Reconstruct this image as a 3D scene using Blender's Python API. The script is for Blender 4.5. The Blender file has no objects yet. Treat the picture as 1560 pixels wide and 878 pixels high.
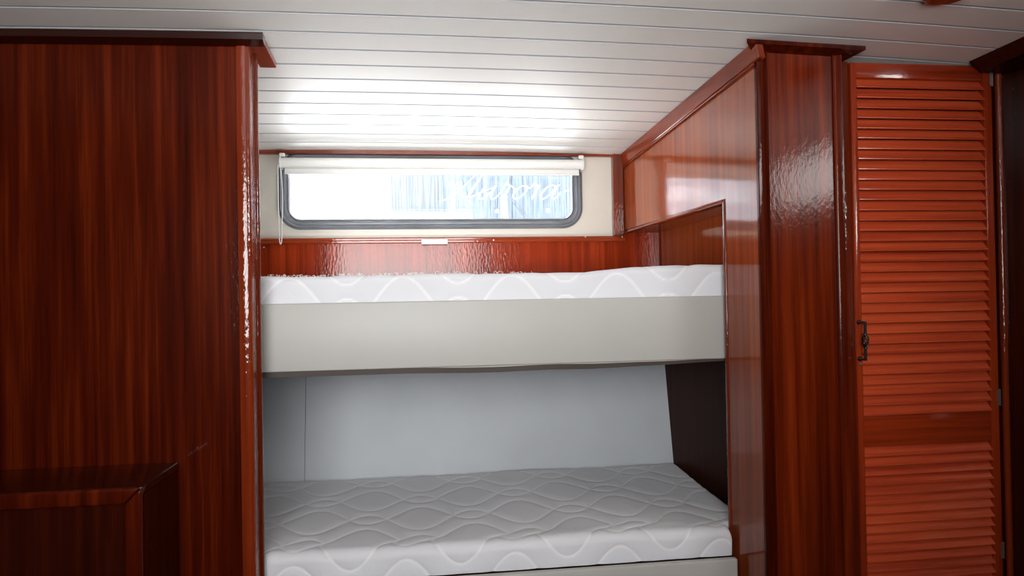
import bpy, bmesh, math, random
from mathutils import Vector, Matrix
random.seed(7)
SC = bpy.context.scene
COL = SC.collection
# ------------------------------------------------------------------ camera frame
CAM = Vector((0, 0, 1.25)); YAW, PITCH, ROLL, FPX = .128, .0098, .0176, 1061.0
FW = Vector((math.sin(YAW)*math.cos(PITCH), math.cos(YAW)*math.cos(PITCH), math.sin(PITCH)))
R0 = Vector((math.cos(YAW), -math.sin(YAW), 0)); U0 = R0.cross(FW)
RT = R0*math.cos(ROLL) - U0*math.sin(ROLL); UP = U0*math.cos(ROLL) + R0*math.sin(ROLL)
def ray(px, py): return FW + RT*((px-780)/FPX) - UP*((py-439)/FPX)
def at(px, py, y):
    """the point of the plane at depth y that is seen at a pixel of the photograph"""
    d = ray(px, py); return CAM + d*(y/d.y)

def ceil_z(x, y): return 2.161 - .1161*math.sqrt(y*y+.01) - .0122*(x+.1128)**2
SIDE_M, SIDE_B = -.0942, .8366 + .0942*2.83
def side_x(y, off=0): return SIDE_B + SIDE_M*y + off

# ------------------------------------------------------------------ mesh helpers
def new(): return bmesh.new()
def box(bm, x0, x1, y0, y1, z0, z1, bev=0, seg=2):
    vs = [bm.verts.new((x, y, z)) for x in (x0, x1) for y in (y0, y1) for z in (z0, z1)]
    fs = [(0,1,3,2),(4,6,7,5),(0,4,5,1),(2,3,7,6),(0,2,6,4),(1,5,7,3)]
    faces = [bm.faces.new([vs[i] for i in f]) for f in fs]
    if bev:
        es = list({e for f in faces for e in f.edges})
        bmesh.ops.bevel(bm, geom=es, offset=bev, segments=seg, affect='EDGES', profile=.5)
def prism(bm, pts, vec, bev=0, seg=2):
    """pts: closed 3d outline, extruded by vec"""
    vec = Vector(vec)
    a = [bm.verts.new(p) for p in pts]; b = [bm.verts.new(Vector(p)+vec) for p in pts]
    n = len(pts); faces = [bm.faces.new(a), bm.faces.new(b[::-1])]
    for i in range(n): faces.append(bm.faces.new([a[i], b[i], b[(i+1) % n], a[(i+1) % n]]))
    bmesh.ops.recalc_face_normals(bm, faces=faces)
    if bev:
        es = list({e for f in faces for e in f.edges})
        bmesh.ops.bevel(bm, geom=es, offset=bev, segments=seg, affect='EDGES', profile=.5)
def bar(bm, p, q, w, h, up=(0, 0, 1), bev=0):
    """a rectangular bar from p to q, w across and h along up"""
    p, q, up = Vector(p), Vector(q), Vector(up)
    d = (q-p).normalized(); s = d.cross(up).normalized(); u = s.cross(d).normalized()
    pts = [p + s*(a*w/2) + u*(b*h/2) for a, b in ((-1,-1),(1,-1),(1,1),(-1,1))]
    prism(bm, pts, q-p, bev)
def tube(bm, pts, r, n=10, cap=True, closed=False):
    pts = [Vector(p) for p in pts]; N = len(pts); rings = []
    rr = r if isinstance(r, (list, tuple)) else [r]*N
    prev = None
    for i, p in enumerate(pts):
        if closed: t = pts[(i+1) % N] - pts[i-1]
        else: t = pts[min(i+1, N-1)] - pts[max(i-1, 0)]
        t = t.normalized() if t.length > 1e-9 else Vector((0,0,1))
        if prev is None:
            a = Vector((0,0,1)) if abs(t.z) < .9 else Vector((0,1,0))
            u = (a - t*a.dot(t)).normalized()
        else:
            u = (prev - t*prev.dot(t)).normalized()
        prev = u; v = t.cross(u)
        rings.append([bm.verts.new(p + (u*math.cos(2*math.pi*k/n) + v*math.sin(2*math.pi*k/n))*rr[i]) for k in range(n)])
    m = N if closed else N-1
    for i in range(m):
        A, B = rings[i], rings[(i+1) % N]
        for k in range(n): bm.faces.new([A[k], A[(k+1) % n], B[(k+1) % n], B[k]])
    if cap and not closed:
        bm.faces.new(rings[0][::-1]); bm.faces.new(rings[-1])
def lathe(bm, prof, c, axis='z', n=32):
    """prof: (radius, height) pairs turned about an axis through c"""
    rings = []
    for r, h in prof:
        ring = []
        for k in range(n):
            a = 2*math.pi*k/n; x, y = r*math.cos(a), r*math.sin(a)
            p = (x, y, h) if axis == 'z' else (x, h, y) if axis == 'y' else (h, x, y)
            ring.append(bm.verts.new(Vector(c)+Vector(p)))
        rings.append(ring)
    for A, B in zip(rings, rings[1:]):
        for k in range(n): bm.faces.new([A[k], A[(k+1) % n], B[(k+1) % n], B[k]])
    if prof[0][0] > 0: bm.faces.new(rings[0])
    if prof[-1][0] > 0: bm.faces.new(rings[-1][::-1])
def smooth_path(pts, n=8, closed=False):
    """Catmull-Rom through the points"""
    P = [Vector(p) for p in pts]; out = []; N = len(P)
    for i in range(N if closed else N-1):
        if closed: a, b, c, d = P[i-1], P[i], P[(i+1) % N], P[(i+2) % N]
        else: a, b, c, d = P[max(i-1, 0)], P[i], P[i+1], P[min(i+2, N-1)]
        for k in range(n):
            t = k/n
            out.append(.5*((2*b) + (c-a)*t + (2*a-5*b+4*c-d)*t*t + (3*b-3*c+d-a)*t**3))
    if not closed: out.append(P[-1])
    return out
def obj(name, bm, mat, parent=None, smooth=False, angle=35, fix=True):
    if fix: bmesh.ops.recalc_face_normals(bm, faces=bm.faces[:])
    me = bpy.data.meshes.new(name); bm.to_mesh(me); bm.free()
    me.materials.append(mat)
    if smooth:
        me.shade_smooth()
        me.set_sharp_from_angle(angle=math.radians(angle))
    o = bpy.data.objects.new(name, me); COL.objects.link(o)
    if parent is not None:
        o.parent = parent
        if parent.type == 'EMPTY': o.matrix_parent_inverse = Matrix.Translation(-Vector(parent.location))
    return o
def tag(o, label=None, cat=None, group=None, kind=None):
    if label: o['label'] = label
    if cat: o['category'] = cat
    if group: o['group'] = group
    if kind: o['kind'] = kind
    return o
def thing(name, loc, label, cat, group=None, kind=None):
    o = bpy.data.objects.new(name, None); COL.objects.link(o); o.location = loc
    o.empty_display_size = .05
    return tag(o, label, cat, group, kind)
def struct(name, bm, mat, label, cat, **k):
    return tag(obj(name, bm, mat, **k), label, cat, kind='structure')

# ------------------------------------------------------------------ materials
def mat(name):
    m = bpy.data.materials.new(name); m.use_nodes = True
    nt = m.node_tree; return m, nt, nt.nodes['Principled BSDF']
def N(nt, t, **k):
    n = nt.nodes.new(t)
    for a, b in k.items():
        if a.startswith('i_'): n.inputs[a[2:].replace('_', ' ')].default_value = b
        else: setattr(n, a, b)
    return n
def ramp(nt, fac, stops):
    r = N(nt, 'ShaderNodeValToRGB'); e = r.color_ramp.elements
    while len(e) < len(stops): e.new(.5)
    for el, (p, c) in zip(e, stops): el.position = p; el.color = (*c, 1)
    nt.links.new(fac, r.inputs[0]); return r
def wood(name, dark, mid, light, axis='z', rough=.32, coat=1.0, coat_rough=.07, peel=.25, freq=1.0, stripes=True):
    """varnished ribbon-stripe mahogany: long narrow streaks along one axis, a brushed glossy coat"""
    m, nt, b = mat(name); L = nt.links
    tc = N(nt, 'ShaderNodeTexCoord')
    def mapped(s, along):
        mp = N(nt, 'ShaderNodeMapping')
        sc = [s, s, s]; sc['xyz'.index(axis)] = along
        mp.inputs['Scale'].default_value = sc
        L.new(tc.outputs['Object'], mp.inputs[0]); return mp.outputs[0]
    n1 = N(nt, 'ShaderNodeTexNoise', i_Scale=1.0, i_Detail=5.0, i_Roughness=.65); L.new(mapped(46*freq, 1.1), n1.inputs['Vector'])
    n2 = N(nt, 'ShaderNodeTexNoise', i_Scale=1.0, i_Detail=3.0, i_Roughness=.6); L.new(mapped(9*freq, .7), n2.inputs['Vector'])
    n3 = N(nt, 'ShaderNodeTexNoise', i_Scale=1.0, i_Detail=6.0, i_Roughness=.7); L.new(mapped(240*freq, 5), n3.inputs['Vector'])
    a = N(nt, 'ShaderNodeMath', operation='MULTIPLY_ADD'); a.inputs[1].default_value = .55; L.new(n1.outputs[0], a.inputs[0])
    c = N(nt, 'ShaderNodeMath', operation='MULTIPLY'); c.inputs[1].default_value = .3; L.new(n2.outputs[0], c.inputs[0]); L.new(c.outputs[0], a.inputs[2])
    e = N(nt, 'ShaderNodeMath', operation='MULTIPLY_ADD'); e.inputs[1].default_value = .15; L.new(n3.outputs[0], e.inputs[0]); L.new(a.outputs[0], e.inputs[2])
    r = ramp(nt, e.outputs[0], [(.34, dark), (.5, mid), (.68, light)])
    L.new(r.outputs[0], b.inputs['Base Color'])
    b.inputs['Roughness'].default_value = rough
    b.inputs['Specular IOR Level'].default_value = .02
    b.inputs['Coat Weight'].default_value = coat; b.inputs['Coat Roughness'].default_value = coat_rough; b.inputs['Coat IOR'].default_value = 1.5
    pn = N(nt, 'ShaderNodeTexNoise', i_Scale=120.0, i_Detail=2.0); mp = N(nt, 'ShaderNodeMapping')
    sc = [1, 1, 1]; sc['xyz'.index(axis)] = .45; mp.inputs['Scale'].default_value = sc
    L.new(tc.outputs['Object'], mp.inputs[0]); L.new(mp.outputs[0], pn.inputs['Vector'])
    bp = N(nt, 'ShaderNodeBump', i_Strength=peel, i_Distance=.0012); L.new(pn.outputs[0], bp.inputs['Height'])
    L.new(bp.outputs[0], b.inputs['Coat Normal']); 
    return m
def plain(name, c, rough=.5, metal=0, coat=0, bump=None, var=.0, spec=.5):
    m, nt, b = mat(name); L = nt.links
    b.inputs['Base Color'].default_value = (*c, 1); b.inputs['Roughness'].default_value = rough; b.inputs['Metallic'].default_value = metal
    b.inputs['Coat Weight'].default_value = coat; b.inputs['Coat Roughness'].default_value = .1; b.inputs['Specular IOR Level'].default_value = spec
    tc = N(nt, 'ShaderNodeTexCoord')
    if var:
        n = N(nt, 'ShaderNodeTexNoise', i_Scale=7.0, i_Detail=5.0); L.new(tc.outputs['Object'], n.inputs['Vector'])
        r = ramp(nt, n.outputs[0], [(.3, tuple(x*(1-var) for x in c)), (.7, tuple(min(1, x*(1+var)) for x in c))]); L.new(r.outputs[0], b.inputs['Base Color'])
    if bump:
        n = N(nt, 'ShaderNodeTexNoise', i_Scale=bump[0], i_Detail=3.0); L.new(tc.outputs['Object'], n.inputs['Vector'])
        bp = N(nt, 'ShaderNodeBump', i_Strength=bump[1], i_Distance=bump[2]); L.new(n.outputs[0], bp.inputs['Height']); L.new(bp.outputs[0], b.inputs['Normal'])
    return m

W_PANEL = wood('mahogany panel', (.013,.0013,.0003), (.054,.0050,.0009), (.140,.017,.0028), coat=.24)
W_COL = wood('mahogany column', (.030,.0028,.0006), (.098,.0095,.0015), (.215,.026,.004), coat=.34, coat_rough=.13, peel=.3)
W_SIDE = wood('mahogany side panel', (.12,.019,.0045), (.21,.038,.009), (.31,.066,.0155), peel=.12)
W_BAND = wood('mahogany band', (.085,.008,.002), (.20,.021,.005), (.33,.040,.009), peel=.45, coat=.6, coat_rough=.12)
W_TRIMX = wood('mahogany trim', (.10,.012,.003), (.17,.021,.005), (.26,.038,.009), axis='x', peel=.3)
W_TRIMY = wood('mahogany ceiling trim', (.085,.010,.0024), (.15,.019,.004), (.23,.034,.0075), axis='y', peel=.3, coat=.7)
W_TRIMZ = wood('mahogany upright trim', (.06,.007,.002), (.12,.014,.003), (.20,.027,.006), peel=.5)
W_POST = wood('mahogany corner post', (.10,.011,.0025), (.17,.021,.0045), (.25,.035,.008), peel=1.0)
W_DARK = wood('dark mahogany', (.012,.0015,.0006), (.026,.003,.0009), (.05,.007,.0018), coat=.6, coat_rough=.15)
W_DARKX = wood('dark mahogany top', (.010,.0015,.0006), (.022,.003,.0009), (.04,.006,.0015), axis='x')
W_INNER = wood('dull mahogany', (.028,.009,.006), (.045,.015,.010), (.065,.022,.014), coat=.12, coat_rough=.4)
W_SLAT = wood('mahogany slats', (.30,.030,.010), (.54,.072,.024), (.68,.12,.040), axis='x', peel=.25, coat_rough=.16)
W_DOOR = wood('mahogany door frame', (.14,.012,.0026), (.28,.029,.006), (.40,.05,.010), axis='z', peel=.25, coat_rough=.12)
W_DOORX = wood('mahogany door rail', (.14,.012,.0026), (.28,.029,.006), (.40,.05,.010), axis='x', peel=.25, coat_rough=.12)
W_FLOOR = wood('teak floor', (.05,.018,.008), (.10,.04,.018), (.16,.07,.03), axis='y', coat=.4, coat_rough=.2)
CEIL = plain('white lacquered boards', (.80,.775,.73), .42, bump=(9, .06, .01), var=.015)
CREAM = plain('cream vinyl', (.70,.665,.58), .42, bump=(260, .08, .001), var=.02)
BOARD = plain('cream bunk board', (.47,.462,.435), .45, bump=(220, .06, .001), var=.015)
LINING = plain('grey hull lining', (.59,.625,.66), .5, bump=(14, .10, .01), var=.03)
BROWN = plain('brown edging tape', (.045,.030,.022), .6, bump=(300, .2, .001))
RUBBER = plain('grey rubber gasket', (.115,.122,.138), .30, bump=(60, .3, .002), var=.25)
ALU = plain('worn aluminium', (.55,.56,.58), .35, metal=.8, bump=(120, .3, .001))
WHITE = plain('white plastic', (.86,.86,.83), .3)
BLIND = plain('white blind fabric', (.88,.875,.84), .65, bump=(500, .15, .0006))
IRON = plain('dark iron', (.075,.068,.062), .25, metal=.9, bump=(150, .3, .001))
STEEL = plain('grey steel', (.5,.48,.46), .35, metal=.9)
BLACK = plain('matt black', (.01,.01,.01), .8)
WALLP = wood('mahogany wall boards', (.03,.004,.0012), (.07,.010,.003), (.12,.02,.005))
THREAD = plain('white threads', (.9,.9,.9), .8)

QL, QR, QC, QA = .322, .18, .032, .069
def quilt_d(x, s, ph=0.0):
    """distance from the nearest stitched line of the quilting (rows of long and short ovals)"""
    best = 9
    r0 = math.floor(s/QR)
    for r in (r0-1, r0, r0+1, r0+2):
        th = 2*math.pi*x/QL + math.pi*r + ph
        off = QC + QA*math.cos(th); sl = QA*2*math.pi/QL*math.sin(th)
        k = 1/math.sqrt(1+sl*sl)
        for sg in (-1, 1): best = min(best, abs(s - r*QR - sg*off)*k)
    return best
def quilt_mat():
    """white stretch-knit ticking; the stitched lines come from the mesh attribute that also shapes them"""
    m, nt, b = mat('quilted white ticking'); L = nt.links
    at_ = N(nt, 'ShaderNodeAttribute', attribute_name='stitch')
    r = ramp(nt, at_.outputs['Fac'], [(0, (.755,.765,.80)), (.75, (.87,.875,.89))])
    L.new(r.outputs[0], b.inputs['Base Color']); b.inputs['Roughness'].default_value = .75
    b.inputs['Sheen Weight'].default_value = .15
    uv = N(nt, 'ShaderNodeTexCoord')
    v = N(nt, 'ShaderNodeTexVoronoi', i_Scale=170.0); L.new(uv.outputs['Object'], v.inputs['Vector'])
    n = N(nt, 'ShaderNodeTexNoise', i_Scale=22.0, i_Detail=3.0); L.new(uv.outputs['Object'], n.inputs['Vector'])
    bp = N(nt, 'ShaderNodeBump', i_Strength=.18, i_Distance=.0012); L.new(v.outputs['Distance'], bp.inputs['Height'])
    b2 = N(nt, 'ShaderNodeBump', i_Strength=.25, i_Distance=.006); L.new(n.outputs[0], b2.inputs['Height']); L.new(bp.outputs[0], b2.inputs['Normal'])
    L.new(b2.outputs[0], b.inputs['Normal'])
    return m
QUILT = quilt_mat()

# ------------------------------------------------------------------ the room shell
bm = new(); box(bm, -2.2, 2.3, -2.6, 3.0, -.08, 0); struct('floor', bm, W_FLOOR, 'varnished teak cabin floor below the bunks', 'floor')
XS = [-2.2 + 4.5*i/36 for i in range(37)]
rows = []            # (y, dz) profile of the tongue-and-groove boards
pitch, y_first = .0955, 1.7637
k = math.ceil((-2.6 - y_first)/pitch)
rows.append((-2.6, 0))
while True:
    yj = y_first + k*pitch
    if yj > 2.82: break
    if yj > -2.55: rows += [(yj-.0045, 0), (yj-.0030, .0040), (yj-.0008, .0058), (yj+.0026, .0052), (yj+.0040, 0)]
    k += 1
rows.append((3.0, 0))
bm = new(); g = [[bm.verts.new((x, y, ceil_z(x, y)+dz)) for x in XS] for y, dz in rows]
for a, b in zip(g, g[1:]):
    groove = abs(a[0].co.z - ceil_z(a[0].co.x, a[0].co.y)) > 1e-4 or abs(b[0].co.z - ceil_z(b[0].co.x, b[0].co.y)) > 1e-4
    for i in range(len(XS)-1): bm.faces.new([a[i], a[i+1], b[i+1], b[i]]).material_index = int(groove)
GROOVE_GREY = plain('grey board groove', (.43,.44,.465), .5)  # groove faces in an even grey, darker than the boards
ceil_ = struct('ceiling', bm, CEIL, 'white tongue-and-groove boarded cabin ceiling', 'ceiling', fix=False)
ceil_.data.materials.append(GROOVE_GREY)
bm = new(); box(bm, -2.3, 2.4, -2.7, 3.1, 2.20, 2.24)
struct('deck', bm, WALLP, 'deck slab above the cabin ceiling', 'ceiling')

def rrect(x0, x1, z0, z1, r, n=10, ):
    out = []
    for cx, cz, a0 in ((x1-r, z0+r, -90), (x1-r, z1-r, 0), (x0+r, z1-r, 90), (x0+r, z0+r, 180)):
        for i in range(n+1):
            a = math.radians(a0 + 90*i/n); out.append((cx + r*math.cos(a), cz + r*math.sin(a)))
    return out
def holed_wall(name, mat_, label, axis, pos, thick, u0, u1, v0, v1, holes):
    """a wall with rounded openings; axis 'y' or 'x' is its normal"""
    bm = new(); P = (lambda u, v, d: (u, pos+d, v)) if axis == 'y' else (lambda u, v, d: (pos+d, u, v))
    loops = [[(u0, v0), (u1, v0), (u1, v1), (u0, v1)]] + holes
    for d in (0, thick):
        es = []
        for lp in loops:
            vs = [bm.verts.new(P(u, v, d)) for u, v in lp]
            es += [bm.edges.new((vs[i], vs[(i+1) % len(vs)])) for i in range(len(vs))]
        bmesh.ops.triangle_fill(bm, edges=es, use_beauty=True)
    for lp in loops:
        n = len(lp)
        for i in range(n):
            q = [P(*lp[i], 0), P(*lp[(i+1) % n], 0), P(*lp[(i+1) % n], thick), P(*lp[i], thick)]
            bm.faces.new([bm.verts.new(p) for p in q])
    bmesh.ops.remove_doubles(bm, verts=bm.verts[:], dist=1e-5)
    return struct(name, bm, mat_, label, 'wall')

WX0, WX1, WZ0, WZ1, WR = -.556, .664, 1.521, 1.826, .085     # outside of the gasket
wy = 2.83
holed_wall('wall_back', CREAM, 'cream vinyl covered hull wall around the window', 'y', wy, .07, -2.2, 2.3, 0, 2.2,
           [rrect(WX0+.018, WX1-.018, WZ0+.018, WZ1-.018, WR-.018)])
holed_wall('wall_right', WALLP, 'right-hand side wall of the cabin behind the viewer', 'x', 2.10, .06, -2.6, 3.0, 0, 2.2,
           [rrect(-.42, .62, 1.72, 2.0, .05)])
bm = new(); box(bm, -2.2, -2.14, -2.6, 3.0, 0, 2.2); struct('wall_left', bm, WALLP, 'mahogany left-hand side wall of the cabin', 'wall')
holed_wall('wall_front', WALLP, 'mahogany wall behind the viewer with an opening added for the rear fill lamp', 'y', -.80, .06, -2.2, 2.3, 0, 2.2,
           [rrect(-1.04, .52, 1.0, 2.05, .04)])  # opening added to let the rear fill lamp in

# ------------------------------------------------------------------ window
def sweep_rr(bm, prof, x0, x1, z0, z1, r, y, n=12):
    """prof: (inset, dy) closed section carried round a rounded rectangle"""
    cs = []
    for ins, dy in prof:
        ring = rrect(x0+ins, x1-ins, z0+ins, z1-ins, max(r-ins, .004), n)
        cs.append([bm.verts.new((u, y+dy, v)) for u, v in ring])
    m = len(cs[0])
    for i in range(len(cs)):
        A, B = cs[i], cs[(i+1) % len(cs)]
        for k in range(m): bm.faces.new([A[k], A[(k+1) % m], B[(k+1) % m], B[k]])
win = thing('window_1', (0, wy, 1.52), 'long low rounded cabin window in a grey rubber gasket', 'window', kind='structure')
bm = new()
sweep_rr(bm, [(0, .004), (.000, -.007), (.004, -.014), (.011, -.019), (.017, -.016), (.019, -.011), (.023, -.013), (.030, -.011), (.035, -.002), (.036, .018), (.017, .018), (.017, .004)], WX0, WX1, WZ0, WZ1, WR, wy)
obj('gasket', bm, RUBBER, win, True, 50)
bm = new(); sweep_rr(bm, [(.0355, .008), (.0355, .001), (.039, -.002), (.0425, .001), (.0425, .020), (.0355, .020)], WX0, WX1, WZ0, WZ1, WR, wy)
obj('inner_trim', bm, ALU, win, True, 40)['label'] = 'thin bright metal inner trim'
m, nt, b = mat('window glass')
out = nt.nodes['Material Output']; nt.nodes.remove(b)
tr = N(nt, 'ShaderNodeBsdfTransparent'); tr.inputs[0].default_value = (.95,.975,1,1); gl = N(nt, 'ShaderNodeBsdfGlossy', i_Roughness=.02)
fr = N(nt, 'ShaderNodeFresnel', i_IOR=1.45); mx = N(nt, 'ShaderNodeMixShader')
nt.links.new(fr.outputs[0], mx.inputs[0]); nt.links.new(tr.outputs[0], mx.inputs[1]); nt.links.new(gl.outputs[0], mx.inputs[2]); nt.links.new(mx.outputs[0], out.inputs[0])
GLASS = m
bm = new(); lp = rrect(WX0+.030, WX1-.030, WZ0+.030, WZ1-.030, WR-.030, 12)
prism(bm, [(u, wy+.014, v) for u, v in lp], (0, .004, 0)); obj('pane', bm, GLASS, win)

# perforated cover snapped on outside the glass, with the boat's name
m, nt, b = mat('perforated cover'); L = nt.links
out = nt.nodes['Material Output']; nt.nodes.remove(b)
tc = N(nt, 'ShaderNodeTexCoord'); mp = N(nt, 'ShaderNodeMapping'); mp.inputs['Scale'].default_value = (150, 1, 90); L.new(tc.outputs['Object'], mp.inputs[0])
no = N(nt, 'ShaderNodeTexNoise', i_Scale=1.0, i_Detail=1.0); mp2 = N(nt, 'ShaderNodeMapping'); mp2.inputs['Scale'].default_value = (170, 1, 5)
L.new(tc.outputs['Object'], mp2.inputs[0]); L.new(mp2.outputs[0], no.inputs['Vector'])
rp = ramp(nt, no.outputs[0], [(.35, (.001,)*3), (.7, (.010,)*3)])
tr = N(nt, 'ShaderNodeBsdfTransparent'); tl = N(nt, 'ShaderNodeBsdfTranslucent'); tl.inputs[0].default_value = (.62,.78,1,1)
mx = N(nt, 'ShaderNodeMixShader'); L.new(rp.outputs[0], mx.inputs[0]); L.new(tr.outputs[0], mx.inputs[1]); L.new(tl.outputs[0], mx.inputs[2]); L.new(mx.outputs[0], out.inputs[0])
COVER = m
m, nt, b = mat('white lettering film'); out = nt.nodes['Material Output']; nt.nodes.remove(b)
tl = N(nt, 'ShaderNodeBsdfTranslucent'); tl.inputs[0].default_value = (.95,.96,.98,1); nt.links.new(tl.outputs[0], out.inputs[0]); FILM = m
CY = 2.93
cov = thing('window_cover', (0, CY, 1.5), 'fine see-through mesh cover with white script lettering outside the window glass', 'window cover')
bm = new(); box(bm, -.60, .72, CY, CY+.0008, 1.47, 1.87); obj('mesh_sheet', bm, COVER, cov)
bm = new()
def crop(c): return at(660 + c[0]/6.5, 250 + c[1]/6.5, CY-.0010)
def stroke(pts, w, n=10):
    """a flat pen stroke: pts in the pane's plane, w half widths in metres"""
    P = smooth_path([crop(p) for p in pts], n); M = len(P); ws = w if isinstance(w, (list, tuple)) else [w, w]
    prev = None
    for i, p in enumerate(P):
        t = (P[min(i+1, M-1)] - P[max(i-1, 0)]); t.y = 0; t.normalize(); s = Vector((-t.z, 0, t.x))
        f = i/(M-1)*(len(ws)-1); j = min(int(f), len(ws)-2); h = ws[j]+(ws[j+1]-ws[j])*(f-j)
        q = [bm.verts.new(p+s*h), bm.verts.new(p-s*h), bm.verts.new(p-s*h+Vector((0, .0004, 0))), bm.verts.new(p+s*h+Vector((0, .0004, 0)))]
        if prev:
            for a in range(4): bm.faces.new([prev[a], prev[(a+1) % 4], q[(a+1) % 4], q[a]])
        else: bm.faces.new(q)
        prev = q
    bm.faces.new(prev[::-1])
t_, T_ = .0012, .0034
stroke([(150,95),(137,140),(165,215),(225,285),(300,325),(380,328),(450,290)], [t_, t_*1.2, t_*1.3, t_])
stroke([(60,368),(120,352),(220,290),(320,205),(420,105),(500,55)], [t_, t_*1.3, t_*1.2, t_])
stroke([(515,62),(450,160),(385,260),(325,352)], [T_*.6, T_, T_*1.15, T_*.9])
stroke([(515,225),(480,275),(450,325),(470,348),(520,325),(580,265),(620,215)], [T_*.8, T_*.9, T_*.8, t_*1.4, t_, t_])
stroke([(620,215),(590,270),(568,325),(590,347),(640,315),(690,240),(718,190)], [T_*.7, T_*.9, T_*.8, t_*1.5, t_, t_])
stroke([(722,186),(738,205),(768,215)], [T_*1.1, T_*.9, T_*.6]); stroke([(762,216),(735,265),(705,320),(692,345)], [T_*.7, T_, T_, T_*.7])
stroke([(768,215),(800,240),(830,262)], [t_, t_])
stroke([(925,218),(870,222),(815,268),(790,318),(815,345),(865,325),(915,275),(935,232),(922,216)], [t_*1.4, T_*.5, T_*.9, T_*.9, t_*1.6, t_, T_*.6, T_*.7, t_*1.4])
stroke([(930,232),(965,235),(992,200)], [t_, t_, t_]); stroke([(1000,190),(1020,212),(1058,215)], [T_*1.1, T_*.9, T_*.6])
stroke([(1052,216),(1020,268),(988,322),(975,345)], [T_*.7, T_, T_, T_*.7])
stroke([(1215,222),(1165,212),(1105,252),(1065,310),(1075,345),(1120,330),(1175,275),(1220,222)], [t_*1.4, T_*.5, T_*.9, T_*.9, t_*1.8, t_, t_, t_])
stroke([(1238,205),(1208,262),(1180,318),(1195,345),(1235,315),(1262,280)], [T_*.7, T_, T_*.9, t_*1.6, t_, t_])
stroke([(1290,275),(1318,262),(1345,266)], [t_, t_*1.3, t_*.6]); stroke([(1246,208),(1254,214)], [T_*.7, T_*.5]); stroke([(1252,284),(1260,288)], [T_*.6, T_*.5])
obj('lettering', bm, FILM, cov)['label'] = 'white script name lettering'
for px, py in ((675.5, 327.5), (757, 322), (835, 321)):
    bm = new(); c = at(px, py, CY-.001); lathe(bm, [(.0038, 0), (.0078, 0), (.0082, -.002), (.0070, -.004), (.0048, -.004), (.0038, -.002)], c, 'y', 20)
    lathe(bm, [(.0, -.003), (.0016, -.0026), (.0018, 0), (0, 0)], c, 'y', 12)
    obj('snap_button', bm, FILM, cov, True)['label'] = 'round white snap button'

# ------------------------------------------------------------------ roller blind
by = 2.785
bl = thing('roller_blind', (.06, by, 1.75), 'white roller blind rolled up above the window', 'blind')
c0, c1 = at(429, 249.5, by), at(886, 249.5, by)
zt = (c0.z+c1.z)/2
bm = new(); tube(bm, [(c0.x, by, zt), (c1.x, by, zt)], .0195, 28)
o = obj('roller_tube', bm, BLIND, bl, True)
bm = new(); box(bm, c0.x+.008, c1.x-.008, by+.017, by+.0215, zt-.040, zt); tube(bm, [(c0.x+.008, by+.019, zt-.037), (c1.x-.008, by+.019, zt-.037)], .0045, 10)
obj('hem_bar', bm, BLIND, bl, True)['label'] = 'cream hem bar below the roller'
for s, x in ((-1, c0.x), (1, c1.x)):
    bm = new(); box(bm, min(x, x+s*.007), max(x, x+s*.007), by-.012, wy-.001, zt-.024, zt+.034, .002)
    box(bm, min(x-s*.014, x+s*.006), max(x-s*.014, x+s*.006), by-.014, by+.012, zt+.022, zt+.036, .003)
    lathe(bm, [(.0, -.002), (.021, -.002), (.023, 0), (.023, .006), (0, .006)], (x if s > 0 else x-.006, by, zt), 'x', 24)
    obj('bracket', bm, WHITE, bl, True)
a, b_ = at(424.5, 262, by-.012), at(427.5, 372, by-.012)
bm = new(); zb = b_.z; xm = b_.x
path = smooth_path([(xm-.006, by-.012, zt-.01), (xm-.0065, by-.013, zt-.12), (xm-.005, by-.013, zb+.06), (xm-.0035, by-.013, zb+.015), (xm, by-.013, zb), (xm+.0045, by-.013, zb+.015), (xm+.006, by-.013, zb+.07), (xm+.010, by-.013, zt-.13), (xm+.003, by-.012, zt-.01)], 8)
tube(bm, path, .0021, 8)
for f in (.30, .78):
    p = path[int(f*(len(path)-1))]; lathe(bm, [(0, -.006), (.0035, -.004), (.0035, .004), (0, .006)], p, 'z', 10)
obj('pull_cord', bm, WHITE, bl, True)['label'] = 'looped white pull cord'

# ------------------------------------------------------------------ trim round the window wall
bm = new(); box(bm, -1.9, .81, 2.806, 2.83, 1.8165, 1.852, .003)
struct('trim_1', bm, W_TRIMX, 'thin mahogany strip along the top of the window wall', 'trim')
bm = new(); box(bm, .790, .834, 2.798, 2.83, 1.488, 1.845, .003)
struct('trim_2', bm, W_TRIMZ, 'upright mahogany board right of the window', 'trim')
bm = new()
prism(bm, [(-1.9, 2.83, 1.463), (-1.9, 2.800, 1.463), (-1.9, 2.797, 1.466), (-1.9, 2.797, 1.472), (-1.9, 2.801, 1.476), (-1.9, 2.801, 1.482), (-1.9, 2.804, 1.486), (-1.9, 2.83, 1.486)], (2.735, 0, 0))
rail = struct('trim_3', bm, W_TRIMX, 'moulded mahogany shelf rail below the window', 'trim', smooth=True)
for px, py in ((948, 361), (752, 366), (892, 361), (402, 377)):
    bm = new(); c = at(px, py, 2.797); lathe(bm, [(0, -.0016), (.0028, -.0012), (.0034, .001), (0, .001)], c, 'y', 12); obj('screw', bm, STEEL, rail, True)
bm = new(); box(bm, -1.9, 1.0, 2.815, 2.83, 1.16, 1.463); box(bm, .8355, 1.0, 2.815, 2.83, 1.463, 1.52)
struct('wall_panel', bm, W_BAND, 'striped mahogany panel behind the upper mattress', 'wall')
cA, cB = at(642, 369, 2.795), at(682, 369, 2.795)
bm = new(); box(bm, cA.x, cB.x, 2.786, 2.797, cA.z-.010, cA.z+.010, .0025)
tag(obj('cable_clip', bm, WHITE, None, True), 'small white plastic strip stuck on the wooden rail under the window', 'clip')
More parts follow.
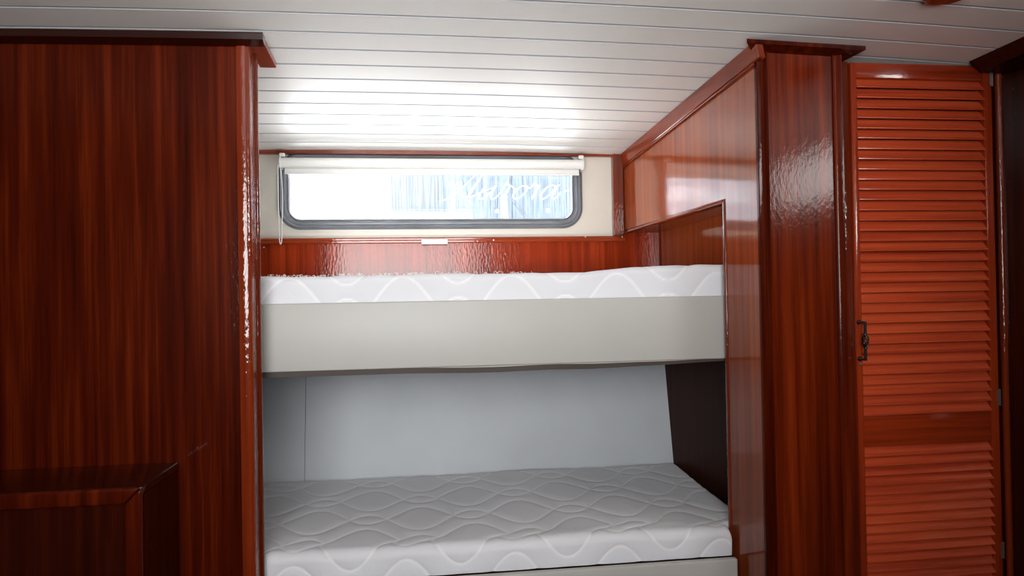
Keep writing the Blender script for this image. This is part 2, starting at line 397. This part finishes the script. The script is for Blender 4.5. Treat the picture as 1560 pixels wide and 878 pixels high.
# hull lining of the lower berth
def lining_y(z): return 2.72 + (z-.58)*(.06/.37)
for nm, x0, x1, tw in (('wall_lining', -.452, 1.06, 0), ('wall_lining', -1.9, -.4535, .02)):
    bm = new(); z0, z1 = .2, 1.12
    f = lambda x: (x1-x)*-tw*.25 if tw else 0
    pts = [(x0, lining_y(z0)+f(x0), z0), (x1, lining_y(z0), z0), (x1, lining_y(z1), z1), (x0, lining_y(z1)+f(x0), z1)]
    prism(bm, pts, (0, .008, 0))
    struct(nm, bm, LINING, 'pale grey hull lining panel at the back of the lower bunk' if not tw else 'narrow pale grey lining panel left of the seam in the lower bunk', 'wall')

# ------------------------------------------------------------------ left bulkhead
LX = -.440; LY = 1.895; LB = 1.968
lb = thing('bulkhead_panel', (-1.1, LY, 0), 'large dark mahogany bulkhead panel left of the bunks', 'wood panel', kind='thing')
def top_pts(x0, x1, y, n=8, dz=-.002): return [(x0+(x1-x0)*i/n, y, ceil_z(x0+(x1-x0)*i/n, LB)+dz) for i in range(n+1)]
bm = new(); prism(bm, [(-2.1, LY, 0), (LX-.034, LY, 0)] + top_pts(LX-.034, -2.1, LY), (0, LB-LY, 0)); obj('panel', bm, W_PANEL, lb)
bm = new()
zc_ = ceil_z(LX, LB)-.002
xs = [(LX-.0345, LB-.001), (LX-.0345, LY-.003), (LX-.030, LY-.006), (LX-.012, LY-.006), (LX-.005, LY-.003), (LX-.0015, LY+.003), (LX-.002, LY+.012), (LX-.002, LB-.001)]
prism(bm, [(x, y, 0) for x, y in xs], (0, 0, zc_)); obj('corner_post', bm, W_POST, lb, True, 40)
bm = new()
bz = zc_; prism(bm, [(LX-.010, LB-.018, 0), (LX+.001, LB-.018, 0), (LX+.005, LB-.014, 0), (LX+.006, LB-.006, 0), (LX+.003, LB+.001, 0), (LX-.010, LB+.001, 0)], (0, 0, bz-.004))
obj('edge_bead', bm, W_TRIMZ, lb, True, 50)
bm = new()
n = 10
for i in range(n):       # front cornice follows the camber of the ceiling
    x0, x1 = -2.1 + (LX+.040+2.1)*i/n, -2.1 + (LX+.040+2.1)*(i+1)/n
    prism(bm, [(x0, 1.866, ceil_z(x0, 1.866)-.019), (x0, LY-.004, ceil_z(x0, LY)-.026), (x0, LY-.004, ceil_z(x0, LY)-.001), (x0, 1.866, ceil_z(x0, 1.866)-.001)], (x1-x0, 0, ceil_z(x1, LY)-ceil_z(x0, LY)))
obj('cornice', bm, W_DARKX, lb)
bm = new()
z1, z2 = ceil_z(-.4, 1.863), ceil_z(-.4, 2.042)
prism(bm, [(-.446, LY-.0035, z1-.022), (-.401, LY-.0035, z1-.022), (-.401, 2.042, z2-.016), (-.446, 2.042, z2-.016)], (0, 0, .0165), .002)
obj('cornice_return', bm, W_TRIMY, lb)['label'] = 'lighter orange-brown end of the cornice'

# ------------------------------------------------------------------ low cabinet in the near left corner
cb = thing('low_cabinet', (-1.05, 1.77, 0), 'low dark mahogany cabinet standing against the left bulkhead panel', 'cabinet')
BX, BF, BT = -.628, 1.645, .836
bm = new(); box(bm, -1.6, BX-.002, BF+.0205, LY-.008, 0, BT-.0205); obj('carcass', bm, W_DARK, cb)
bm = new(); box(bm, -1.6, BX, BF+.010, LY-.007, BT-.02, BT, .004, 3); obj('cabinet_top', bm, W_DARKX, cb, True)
fy = BF+.004
def bevelled_frame(nm, pts, m_):
    bm = new(); prism(bm, pts, (0, .016, 0), .006, 3); return obj(nm, bm, m_, cb, True)
bevelled_frame('front_stile', [(BX-.038, fy, 0), (BX-.001, fy, 0), (BX-.001, fy, BT-.001), (BX-.038, fy, BT-.038)], W_PANEL)
bevelled_frame('front_rail', [(-1.6, fy, BT-.038), (BX-.0385, fy, BT-.038), (BX-.002, fy, BT-.001), (-1.6, fy, BT-.001)], W_PANEL)
bm = new(); box(bm, -1.6, BX-.036, BF+.012, BF+.0195, 0, BT-.03); obj('front_panel', bm, W_DARK, cb)

# ------------------------------------------------------------------ right partition: side with a cut-out, column front
Y0, YB, Y1 = 1.825, 2.828, 2.020
ZR = 1.508
rp_ = thing('bunk_partition', (1.0, 1.83, 0), 'tall glossy mahogany partition between the bunks and the louvred locker', 'partition', kind='thing')
def sd(y, z, off=0): return (side_x(y, off), y, z)
yt = [Y0 + (YB-Y0)*i/12 for i in range(13)]
def zcs(y): return ceil_z(side_x(y), y)-.002
bm = new()
pts = [sd(Y0+.0125, 0), sd(Y0+.0125, zcs(Y0+.0125))] + [sd(y, zcs(y)) for y in yt[1:]] + [sd(YB, 1.497), sd(Y1, 1.517), sd(Y1, 0)]
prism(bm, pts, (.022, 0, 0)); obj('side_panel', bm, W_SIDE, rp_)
bm = new()           # moulding round the cut-out
ins = .0155
prism(bm, [sd(YB-.005, 1.4965, -.006), sd(Y1-.004, 1.5165, -.006), sd(Y1-.004, 1.5165+.013, -.006), sd(YB-.005, 1.4965+.013, -.006)], (.034, 0, 0), .003)
obj('opening_trim', bm, W_TRIMY, rp_, True, 50)
bm = new(); prism(bm, [sd(Y1+.002, .47, -.004), sd(Y1-.012, .47, -.004), sd(Y1-.012, 1.531, -.004), sd(Y1+.002, 1.517, -.004)], (.034, 0, 0), .003)
obj('opening_trim', bm, W_POST, rp_, True, 50)
bm = new()           # board under the ceiling along the top of the side
P = [sd(y, zcs(y), -.020) for y in (1.80, 2.1, 2.4, 2.828)]; Q = [sd(y, zcs(y)-.048, -.010) for y in (2.828, 2.4, 2.1, 1.80)]
prism(bm, P+Q, (.0225, 0, 0), .003); obj('ceiling_trim', bm, W_TRIMY, rp_)
bm = new(); P = [sd(1.83, zcs(1.83)-.052, -.006), sd(2.80, zcs(2.80)-.052, -.006)]
tube(bm, P, .0035, 8); obj('trim_bead', bm, W_TRIMY, rp_, True)
CX0, CX1 = side_x(Y0), 1.186
bm = new(); box(bm, CX0+.022, CX1-.020, Y0+.004, Y0+.022, 0, ceil_z(1.0, Y0+.022)-.004); obj('front_panel', bm, W_COL, rp_)
bm = new(); zt_ = ceil_z(CX0, Y0+.02)-.004
prism(bm, [(CX0-.001, Y0+.012, 0), (CX0-.001, Y0+.002, 0), (CX0+.001, Y0, 0), (CX0+.018, Y0+.0005, 0), (CX0+.022, Y0+.003, 0), (CX0+.026, Y0-.003, 0), (CX0+.030, Y0-.002, 0), (CX0+.031, Y0+.005, 0), (CX0+.024, Y0+.012, 0)], (0, 0, zt_))
obj('corner_post', bm, W_PANEL, rp_, True, 45)
bm = new(); zt_ = ceil_z(CX1, Y0+.06)-.004
prism(bm, [(CX1-.030, Y0+.006, 0), (CX1-.029, Y0-.001, 0), (CX1-.026, Y0-.002, 0), (CX1-.023, Y0+.001, 0), (CX1-.018, Y0-.002, 0), (CX1-.002, Y0-.002, 0), (CX1, Y0+.002, 0), (CX1, Y0+.060, 0), (CX1-.020, Y0+.060, 0), (CX1-.020, Y0+.006, 0)], (0, 0, zt_))
obj('edge_post', bm, W_COL, rp_, True, 45)
bm = new()
X0, X1 = .890, 1.240; ya, yb2 = 1.797, Y0+.004
def cz(x, y): return ceil_z(x, y)-.001
A = [(X0, ya), (X1, ya), (1.205, 1.865), (CX1-.03, 1.865), (CX1-.03, yb2), (CX0+.02, yb2), (X0+.030, yb2)]
lo = [bm.verts.new((x, y, cz(x, y)-(.011 if y < 1.80 else .020))) for x, y in A]; hi = [bm.verts.new((x, y, cz(x, y))) for x, y in A]
bm.faces.new(lo); bm.faces.new(hi[::-1])
for i in range(len(A)): j = (i+1) % len(A); bm.faces.new([lo[i], hi[i], hi[j], lo[j]])
obj('cornice', bm, W_PANEL, rp_)
bm = new()
prism(bm, [sd(Y1-.03, .30, .152), sd(2.80, .30, .152), sd(2.80, 1.512, .152), sd(Y1-.03, 1.532, .152)], (.012, 0, 0)); 
inner = obj('recess_panel', bm, W_SIDE, rp_)
bm = new()
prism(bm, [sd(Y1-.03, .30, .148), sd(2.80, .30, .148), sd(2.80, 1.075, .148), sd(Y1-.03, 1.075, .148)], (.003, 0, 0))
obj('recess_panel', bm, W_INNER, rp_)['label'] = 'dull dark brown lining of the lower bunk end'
bm = new(); prism(bm, [sd(Y1-.006, 1.520, .022), sd(2.812, 1.50, .022), sd(2.812, 1.50, .150), sd(Y1-.006, 1.520, .150)], (0, 0, .012)); obj('recess_ceiling', bm, W_SIDE, rp_)
bm = new(); c = Vector(sd(2.12, 1.487, .150)); lathe(bm, [(0, -.002), (.004, -.0015), (.0045, .001), (0, .001)], c, 'x', 12); obj('screw', bm, STEEL, rp_, True)

# ------------------------------------------------------------------ bunks
XL, XR_ = -.93, .985
def bunk(name, label, yf, x0, x1, zb_, zt_, base_z0, base_z1, yback, bev):
    t = thing(name, (.2, yf+.4, zb_), label, 'bunk', 'built-in bunks')
    bm = new(); box(bm, x0, x1, yf, yf+.020, zb_, zt_, bev, 3); obj('front_board', bm, BOARD, t, True)
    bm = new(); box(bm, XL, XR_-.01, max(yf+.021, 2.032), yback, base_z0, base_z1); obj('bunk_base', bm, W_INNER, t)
    return t
ub = bunk('upper_bunk', 'upper bunk with a deep cream front board under the window', 2.035, XL, .985, 1.043, 1.236, 1.058, 1.228, 2.77, .004)
lbk = bunk('lower_bunk', 'lower bunk with a low cream front board near the floor', 1.945, LX+.008, .903, .18, .467, .30, .461, 2.655, .006)
# brown edging tape, sagging along the underside of the upper board
def tape_sag(px):
    s = 0
    for c, w, a in ((745, 80, .0055), (915, 60, .0045), (1010, 50, .0030)): s += a*math.exp(-((px-c)/w)**2)
    return s
bm = new(); bm2 = new(); prev = prev2 = None
for i in range(141):
    px = 380 + i*(1108-380)/140
    p = at(px, 566-18*(px-400)/700, 2.037); z = 1.043
    s = tape_sag(px); h = .0155*(1-.55*max(0, (px-900)/200)); yo = 2.040 + .010*s/.006
    q = [bm.verts.new((p.x, yo, z-s)), bm.verts.new((p.x, yo, z-s-h)), bm.verts.new((p.x, yo+.003, z-s-h)), bm.verts.new((p.x, yo+.003, z-s))]
    q2 = [bm2.verts.new((p.x, 2.050, z+.004)), bm2.verts.new((p.x, yo+.004, z-s-.002)), bm2.verts.new((p.x, yo+.006, z-s-.002)), bm2.verts.new((p.x, 2.053, z+.004))]
    for pv, cu, B in ((prev, q, bm), (prev2, q2, bm2)):
        if pv:
            for a in range(4): B.faces.new([pv[a], pv[(a+1) % 4], cu[(a+1) % 4], cu[a]])
        else: B.faces.new(cu)
    prev, prev2 = q, q2
bm.faces.new(prev[::-1]); bm2.faces.new(prev2[::-1])
obj('edging_tape', bm, BROWN, ub)['label'] = 'wavy dark brown edging tape under the board'
obj('underlining', bm2, CREAM, ub)['label'] = 'pale lining showing above the sagging tape'

def mattress(name, label, x0, x1, yf, yb, zb, ztop, rad, dx, ds, ph, s0):
    """closed quilted mattress; ztop(x, y) is its upper surface"""
    nx = int((x1-x0)/dx)
    def xend(y):
        t = min(1, max(0, (y-2.015)/.045)); t = t*t*(3-2*t); return min(x1, .903 + (x1-.903)*t)
    H = .5
    # profile parameters: bottom front -> up the face -> round edge -> top -> back
    nf = max(4, int(.075/ds)); na = 9; nt_ = int((yb-yf-2*rad)/ds)
    bm = new(); lay = bm.verts.layers.float.new('stitch'); grid = []
    for i in range(nx+1):
        x = x0 + (x1-x0)*i/nx; col = []
        e = min(1, min(x-x0, x1-x)/.02); rx = math.sqrt(max(0, 1-(1-e)**2))
        zf = ztop(x, yf)
        pr = []
        for j in range(nf): t = j/nf; pr.append((yf + .003*(1-t)**2, zb + (zf-rad-zb)*t, (0, -1, 0)))
        for j in range(na+1):
            a = math.pi/2*j/na; y = yf+rad-rad*math.cos(a); pr.append((y, zf-rad+rad*math.sin(a) + (ztop(x, y)-zf)*math.sin(a), (0, -math.cos(a), math.sin(a))))
        for j in range(1, nt_+1):
            y = yf+rad + (yb-yf-2*rad)*j/nt_; pr.append((y, ztop(x, y), (0, 0, 1)))
        for j in range(1, 5):
            a = math.pi/2*j/4; y = yb-rad+rad*math.sin(a); pr.append((y, ztop(x, y)-rad+rad*math.cos(a), (0, math.sin(a), math.cos(a))))
        pr.append((yb, zb, (0, 1, 0)))
        s = s0; last = None
        for y, z, nrm in pr:
            if last: s += math.hypot(y-last[0], z-last[1])
            last = (y, z)
            d = quilt_d(x, s, ph)
            g = math.exp(-(d/.0042)**2); puff = min(1, d/.035)
            h = (-.0013*g + .0028*math.sin(puff*math.pi/2))*(.3+.7*rx)
            v = bm.verts.new((x0+(x-x0)*(xend(y)-x0)/(x1-x0), y+nrm[1]*h, zb + (z+nrm[2]*h-zb)*(.82+.18*rx))); v[lay] = math.exp(-(d/.0030)**2); col.append(v)
        grid.append(col)
    for a, b in zip(grid, grid[1:]):
        for j in range(len(a)-1): bm.faces.new([a[j], a[j+1], b[j+1], b[j]])
        bm.faces.new([a[-1], a[0], b[0], b[-1]])
    for c, rev in ((grid[0], False), (grid[-1], True)):
        bm.faces.new(c[::-1] if rev else c)
    return tag(obj(name, bm, QUILT, None, True, 60), label, 'mattress')
def zt_up(x, y):
    lift = .018*(1/(1+math.exp(-(x-.60)/.07)))
    return 1.3125 + lift + .0015*math.sin(9*x+1) + .001*math.sin(23*x)
um = mattress('quilted_mattress', 'white quilted mattress on the upper bunk below the window', XL, XR_-.03, 2.060, 2.765, 1.2285, zt_up, .018, .005, .006, 1.1, .02)
def zt_lo(x, y):
    t = (y-1.985)/.735
    return .545 + .030*t + .002*math.sin(7*x+2*y) + .0015*math.sin(13*x-6*y)
lm = mattress('quilted_mattress', 'white quilted mattress on the lower bunk, seen from above', XL, XR_, 1.985, 2.672, .4615, zt_lo, .027, .004, .004, .35, .05)
bm = new()           # lint and loose threads along the upper mattress
for i in range(150):
    x = random.choice((random.uniform(-.45, .0), random.uniform(-.35, .35)))
    y = random.uniform(2.085, 2.12); z = zt_up(x, y)+.001
    a = random.uniform(0, 6.28); l = random.uniform(.004, .012)
    p1 = (x+math.cos(a)*l*.6, y+math.sin(a)*l*.3, z+random.uniform(.003, .009)); p2 = (x+math.cos(a)*l*1.3, y, z+random.uniform(.001, .008))
    tube(bm, smooth_path([(x, y, z-.002), p1, p2], 3), .00042, 4)
th = obj('loose_threads', bm, THREAD, um); th['kind'] = 'stuff'

# ------------------------------------------------------------------ louvred locker
DY = 1.880
def dx_(px, py=300): return at(px, py, DY).x
lk = thing('locker', (1.48, DY, 0), 'tall red mahogany locker with a louvred door at the right', 'locker')
ZT = 1.908
DX0, DX1 = at(1302, 400, 1.858).x, at(1518, 420, 1.858).x
bm = new(); box(bm, CX1+.002, DX0-.002, DY-.016, DY+.030, 0, ZT, .004); obj('frame_post', bm, W_TRIMZ, lk, True)
bm = new(); box(bm, DX1+.003, DX1+.024, DY-.010, DY+.040, 0, ZT-.002, .003); obj('frame_post', bm, W_DARK, lk, True)
bm = new(); box(bm, CX1+.002, DX1+.024, 2.36, 2.37, 0, ZT-.09); obj('locker_back', bm, W_DARK, lk)
dr = bpy.data.objects.new('door', None); COL.objects.link(dr); dr.parent = lk; dr.location = (0, 0, 0)
dr.matrix_parent_inverse = Matrix.Translation(-Vector(lk.location))
def dobj(nm, bm, m_, sm=True): 
    o = obj(nm, bm, m_, None, sm); o.parent = dr; return o
SL, SRt = at(1312, 420, 1.858).x, at(1505, 420, 1.858).x        # inner edges of the stiles
bm = new(); box(bm, DX0, SL, DY-.022, DY, .06, ZT-.004, .003); dobj('stile', bm, W_DOOR)
bm = new(); box(bm, SRt, DX1, DY-.022, DY, .06, ZT-.004, .004); dobj('stile', bm, W_DOOR)
def zdoor(py): return at(1400, py, DY-.012).z
z_top0 = zdoor(122); z_mid1, z_mid0 = zdoor(630), zdoor(677)
bm = new(); box(bm, SL, SRt, DY-.020, DY-.002, z_top0, ZT-.004, .002); dobj('top_rail', bm, W_DOORX)
bm = new(); box(bm, SL, SRt, DY-.020, DY-.002, z_mid0, z_mid1, .002); dobj('middle_rail', bm, W_DOORX)
bm = new(); box(bm, SL, SRt, DY-.020, DY-.002, .06, .16, .002); dobj('bottom_rail', bm, W_DOORX)
def louvres(z0, z1, n):
    bm = new(); p = (z1-z0)/n
    for i in range(n):
        zc0 = z0 + p*(i+.5) + random.uniform(-.0006, .0006); tl_ = random.uniform(-.0012, .0012)
        # a thin slat leaning forward at its lower edge, with a rounded nose
        sec = [(DY-.0215+tl_, zc0-p*.50), (DY-.0245+tl_, zc0-p*.46), (DY-.0245+tl_, zc0-p*.38), (DY-.0215, zc0-p*.28), (DY-.002, zc0+p*.62), (DY+.004, zc0+p*.58), (DY-.014+tl_, zc0-p*.42)]
        prism(bm, [(SL-.002, y, z) for y, z in sec], (SRt-SL+.004, 0, 0))
    return bm
dobj('louvre_slats', louvres(z_mid1, z_top0, 33), W_SLAT, False)
dobj('louvre_slats', louvres(.16, z_mid0, int(round((z_mid0-.16)/.0277))), W_SLAT, False)
bm = new()           # twisted iron pull
hx, hz1, hz0 = (DX0+SL)/2-.001, at(1308, 491, DY-.022).z, at(1308, 547, DY-.022).z; hy = DY-.050; hm = (hz0+hz1)/2
for z in (hz0, hz1):
    bar(bm, (hx, DY-.0225, z), (hx, hy-.003, z), .007, .006, bev=.001)
    lathe(bm, [(0, -.003), (.0065, -.003), (.007, 0), (0, 0)], (hx, DY-.022, z), 'y', 14)
tube(bm, [(hx, hy, hz1+.002), (hx, hy, hm+.018)], .0042, 10); tube(bm, [(hx, hy, hz0-.002), (hx, hy, hm-.018)], .0042, 10)
for k in range(4):
    pts = []
    for i in range(25):
        t = i/24; a = k*math.pi/2 + t*math.pi*1.1; r = .0015 + .0068*math.sin(math.pi*t)**.8
        pts.append((hx+r*math.cos(a), hy+r*math.sin(a), hm-.020+.040*t))
    tube(bm, pts, .0024, 7)
lathe(bm, [(.0, -.0025), (.0058, -.0015), (.0058, .0015), (0, .0025)], (hx, hy, hm+.019), 'z', 12); lathe(bm, [(.0, -.0025), (.0058, -.0015), (.0058, .0015), (0, .0025)], (hx, hy, hm-.019), 'z', 12)
dobj('handle', bm, IRON)['label'] = 'twisted black iron pull handle'
bm = new(); c = at(1309, 555, DY-.022); lathe(bm, [(0, -.004), (.003, -.0035), (.0045, -.001), (.0045, .0005), (0, .0005)], ((DX0+SL)/2, DY-.022, c.z), 'y', 14); dobj('lock_stud', bm, STEEL)['label'] = 'small pale metal stud'
for py in (120, 605, 838):
    z = at(1520, py, DY-.014).z
    bm = new(); tube(bm, [(DX1+.0025, DY-.020, z-.024), (DX1+.0025, DY-.020, z+.024)], .0032, 10); box(bm, DX1-.007, DX1+.001, DY-.0235, DY-.0220, z-.023, z+.023)
    dobj('hinge', bm, STEEL)['label'] = 'grey metal hinge'

# ------------------------------------------------------------------ far right: wall panel and beam
ang = math.radians(33)
pA = Vector((DX1+.026, 1.868, 0)); dirw = Vector((math.sin(ang), -math.cos(ang), 0)); nrm = Vector((-math.cos(ang), -math.sin(ang), 0))
bm = new(); q = [pA, pA+dirw*.62, pA+dirw*.62-nrm*.03, pA-nrm*.03]
prism(bm, [(p.x, p.y, 0) for p in q], (0, 0, 1.93)); 
struct('wall_right_panel', bm, W_DARK, 'dark varnished mahogany wall at the right edge', 'wall')
bm = new(); 
p0 = pA + nrm*.006 + dirw*.004; tube(bm, [(p0.x, p0.y, 0), (p0.x, p0.y, 1.90)], .010, 12)
struct('trim_4', bm, W_POST, 'rounded upright mahogany edge strip at the far right', 'trim', smooth=True)
bm = new()
for i in range(6):
    ya_, yb_ = 1.845-.12*i, 1.845-.12*(i+1)
    f = lambda y: 1.598+.20*(1.845-y)
    prism(bm, [(f(ya_), ya_, ceil_z(f(ya_), ya_)-.001), (f(ya_)+.30, ya_, ceil_z(f(ya_)+.3, ya_)-.001), (f(ya_)+.30, ya_, 1.87), (f(ya_)+.040, ya_, ceil_z(f(ya_), ya_)-.030)], (f(yb_)-f(ya_), yb_-ya_, ceil_z(f(yb_), yb_)-ceil_z(f(ya_), ya_)))
struct('trim_5', bm, W_DARK, 'dark wooden beam where the right wall meets the ceiling', 'trim')

# ------------------------------------------------------------------ ceiling lamp peeking in at the top
lx, ly = 1.262, 1.512; lz = ceil_z(lx, ly)
t = thing('ceiling_light', (lx, ly, lz-.03), 'round ceiling light with a dark wooden ring at the top edge', 'ceiling light')
bm = new(); lathe(bm, [(.030, 0), (.054, 0), (.057, -.006), (.054, -.013), (.045, -.017), (.034, -.014), (.030, -.006)], (lx, ly, lz-.001), 'z', 40); obj('wood_ring', bm, W_POST, t, True, 50)
bm = new(); lathe(bm, [(0, -.010), (.020, -.009), (.029, -.005), (.029, 0), (0, 0)], (lx, ly, lz-.001), 'z', 32); obj('lamp_lens', bm, WHITE, t, True)

# ------------------------------------------------------------------ outside the window
HULL = plain('blue grey boathouse boards', (.078,.092,.120), .7, bump=(5, .2, .02), var=.2)
NAVY = plain('dark blue hull paint', (.036,.048,.074), .5, var=.2)
STEELB = plain('dark blue painted steel', (.018,.025,.04), .6)
PALE = plain('pale blue painted post', (.095,.105,.12), .6)
bs = thing('boathouse', (3.2, 8, -1), 'blurred blue-grey boathouse outside the window', 'building')
bm = new(); xl = at(692, 300, 8).x; box(bm, xl, 7.5, 8, 12, -1, 4.6); obj('boathouse_wall', bm, HULL, bs)
bm = new(); prism(bm, [(xl-.15, 7.8, 4.6), (7.7, 7.8, 4.6), (7.7, 10, 5.9), (xl-.15, 10, 5.9)], (0, 0, .12)); obj('boathouse_roof', bm, NAVY, bs)
HAZE = plain('pale haze block', (.21,.21,.205), .7, bump=(5, .2, .02), var=.08)  # for a pale block added as light-blue haze beside the boathouse
hs = thing('haze_block', (-1, 12, -1), 'pale block added outside the middle of the window as light-blue haze', 'building')
bm = new(); x2_ = at(596, 300, 13).x; box(bm, x2_, 2.5, 13, 15, -1, 7); obj('haze_block_body', bm, HAZE, hs)
bm = new(); prism(bm, [(x2_-.2, 12.8, 7), (2.7, 12.8, 7), (2.7, 14, 8), (x2_-.2, 14, 8)], (0, 0, .12)); obj('haze_block_top', bm, HULL, hs)
bt = thing('moored_boat', (.9, 6, 0), 'dark blue boat cabin moored outside, left of the pole', 'boat')
a0, a1 = at(694, 318, 6), at(762, 318, 6); zt0 = at(720, 300, 6).z; 
bm = new(); prism(bm, [(a0.x-.02, 6, 0), (a1.x, 6, 0), (a1.x-.02, 6, zt0+.10), (a0.x+.12, 6, zt0), (a0.x+.05, 6, zt0+.20), (a0.x, 6, zt0+.1)], (0, 1.2, 0), .02); obj('cabin', bm, NAVY, bt)
bm = new(); e0 = at(636, 322, 6); box(bm, e0.x, a0.x+.1, 6.1, 7.1, 0, e0.z, .03); obj('foredeck', bm, HULL, bt)
po = thing('mooring_post', (1.1, 5.4, 0), 'thin dark mooring pole with a slanting brace outside', 'pole')
c = at(778, 300, 5.4); bm = new(); tube(bm, [(c.x, 5.4, 0), (c.x, 5.4, 4.2)], .016, 14); obj('pole', bm, STEELB, po, True)
c1_ = at(781, 304, 5.4); c2_ = at(800, 328, 5.4); dd = (c2_-c1_); bm = new(); bar(bm, c1_, c1_+dd*9, .03, .03); obj('brace', bm, STEELB, po)
c = at(769, 320, 5.5); bm = new(); box(bm, c.x-.03, c.x+.03, 5.5, 5.56, 0, at(769, 298, 5.5).z, .006); obj('pale_post', bm, PALE, po)

# ------------------------------------------------------------------ light
w = bpy.data.worlds.new('overcast sky'); SC.world = w; w.use_nodes = True
bg = w.node_tree.nodes['Background']; bg.inputs[0].default_value = (.88,.94,1,1); bg.inputs[1].default_value = 4.5
def area(name, loc, rot, sx, sy, power, col=(1,1,1), spread=180):
    l = bpy.data.lights.new(name, 'AREA'); l.shape = 'RECTANGLE'; l.size = sx; l.size_y = sy; l.energy = power; l.color = col; l.spread = math.radians(spread)
    o = bpy.data.objects.new(name, l); COL.objects.link(o); o.location = loc; o.rotation_euler = rot; return o
# added unseen fill lamp in the rear opening; daylight through the long side window
area('fill_rear', (-.24, -.83, 1.54), (math.radians(90), 0, math.radians(-6)), 1.45, 1.0, 12.6, (1, .985, .97), 80)
area('daylight_side', (2.2, .10, 1.86), (0, math.radians(90), 0), .28, 1.04, 18, (1, .96, .92), 150)
# sunlight thrown back up by the water outside the window
area('sunlit_water', (-.3, 5.2, .1), (math.radians(180), 0, 0), 4.5, 4.0, 900, (1, .985, .95))
l = bpy.data.lights.new('sun', 'SUN'); l.energy = 145; l.angle = math.radians(3); l.color = (1, .96, .88)
o = bpy.data.objects.new('sun', l); COL.objects.link(o); o.location = (-1, 9, 8)
o.rotation_euler = Vector((.12, -.80, -.60)).to_track_quat('-Z', 'Y').to_euler()
# ------------------------------------------------------------------ camera
cam = bpy.data.cameras.new('camera'); co = bpy.data.objects.new('camera', cam); COL.objects.link(co)
cam.sensor_fit = 'HORIZONTAL'; cam.sensor_width = 36; cam.lens = 36*FPX/1560; cam.clip_start = .02; cam.clip_end = 100
M = Matrix((RT, UP, -FW)).transposed().to_4x4(); M.translation = CAM; co.matrix_world = M
SC.camera = co
SC.view_settings.view_transform = 'Standard'; SC.view_settings.look = 'None'; SC.view_settings.gamma = 1; SC.view_settings.use_curve_mapping = False
SC.view_settings.exposure = 0
SC.cycles.use_denoising = True
SC.cycles.max_bounces = 10; SC.cycles.transparent_max_bounces = 12; SC.cycles.caustics_reflective = False; SC.cycles.sample_clamp_indirect = 6
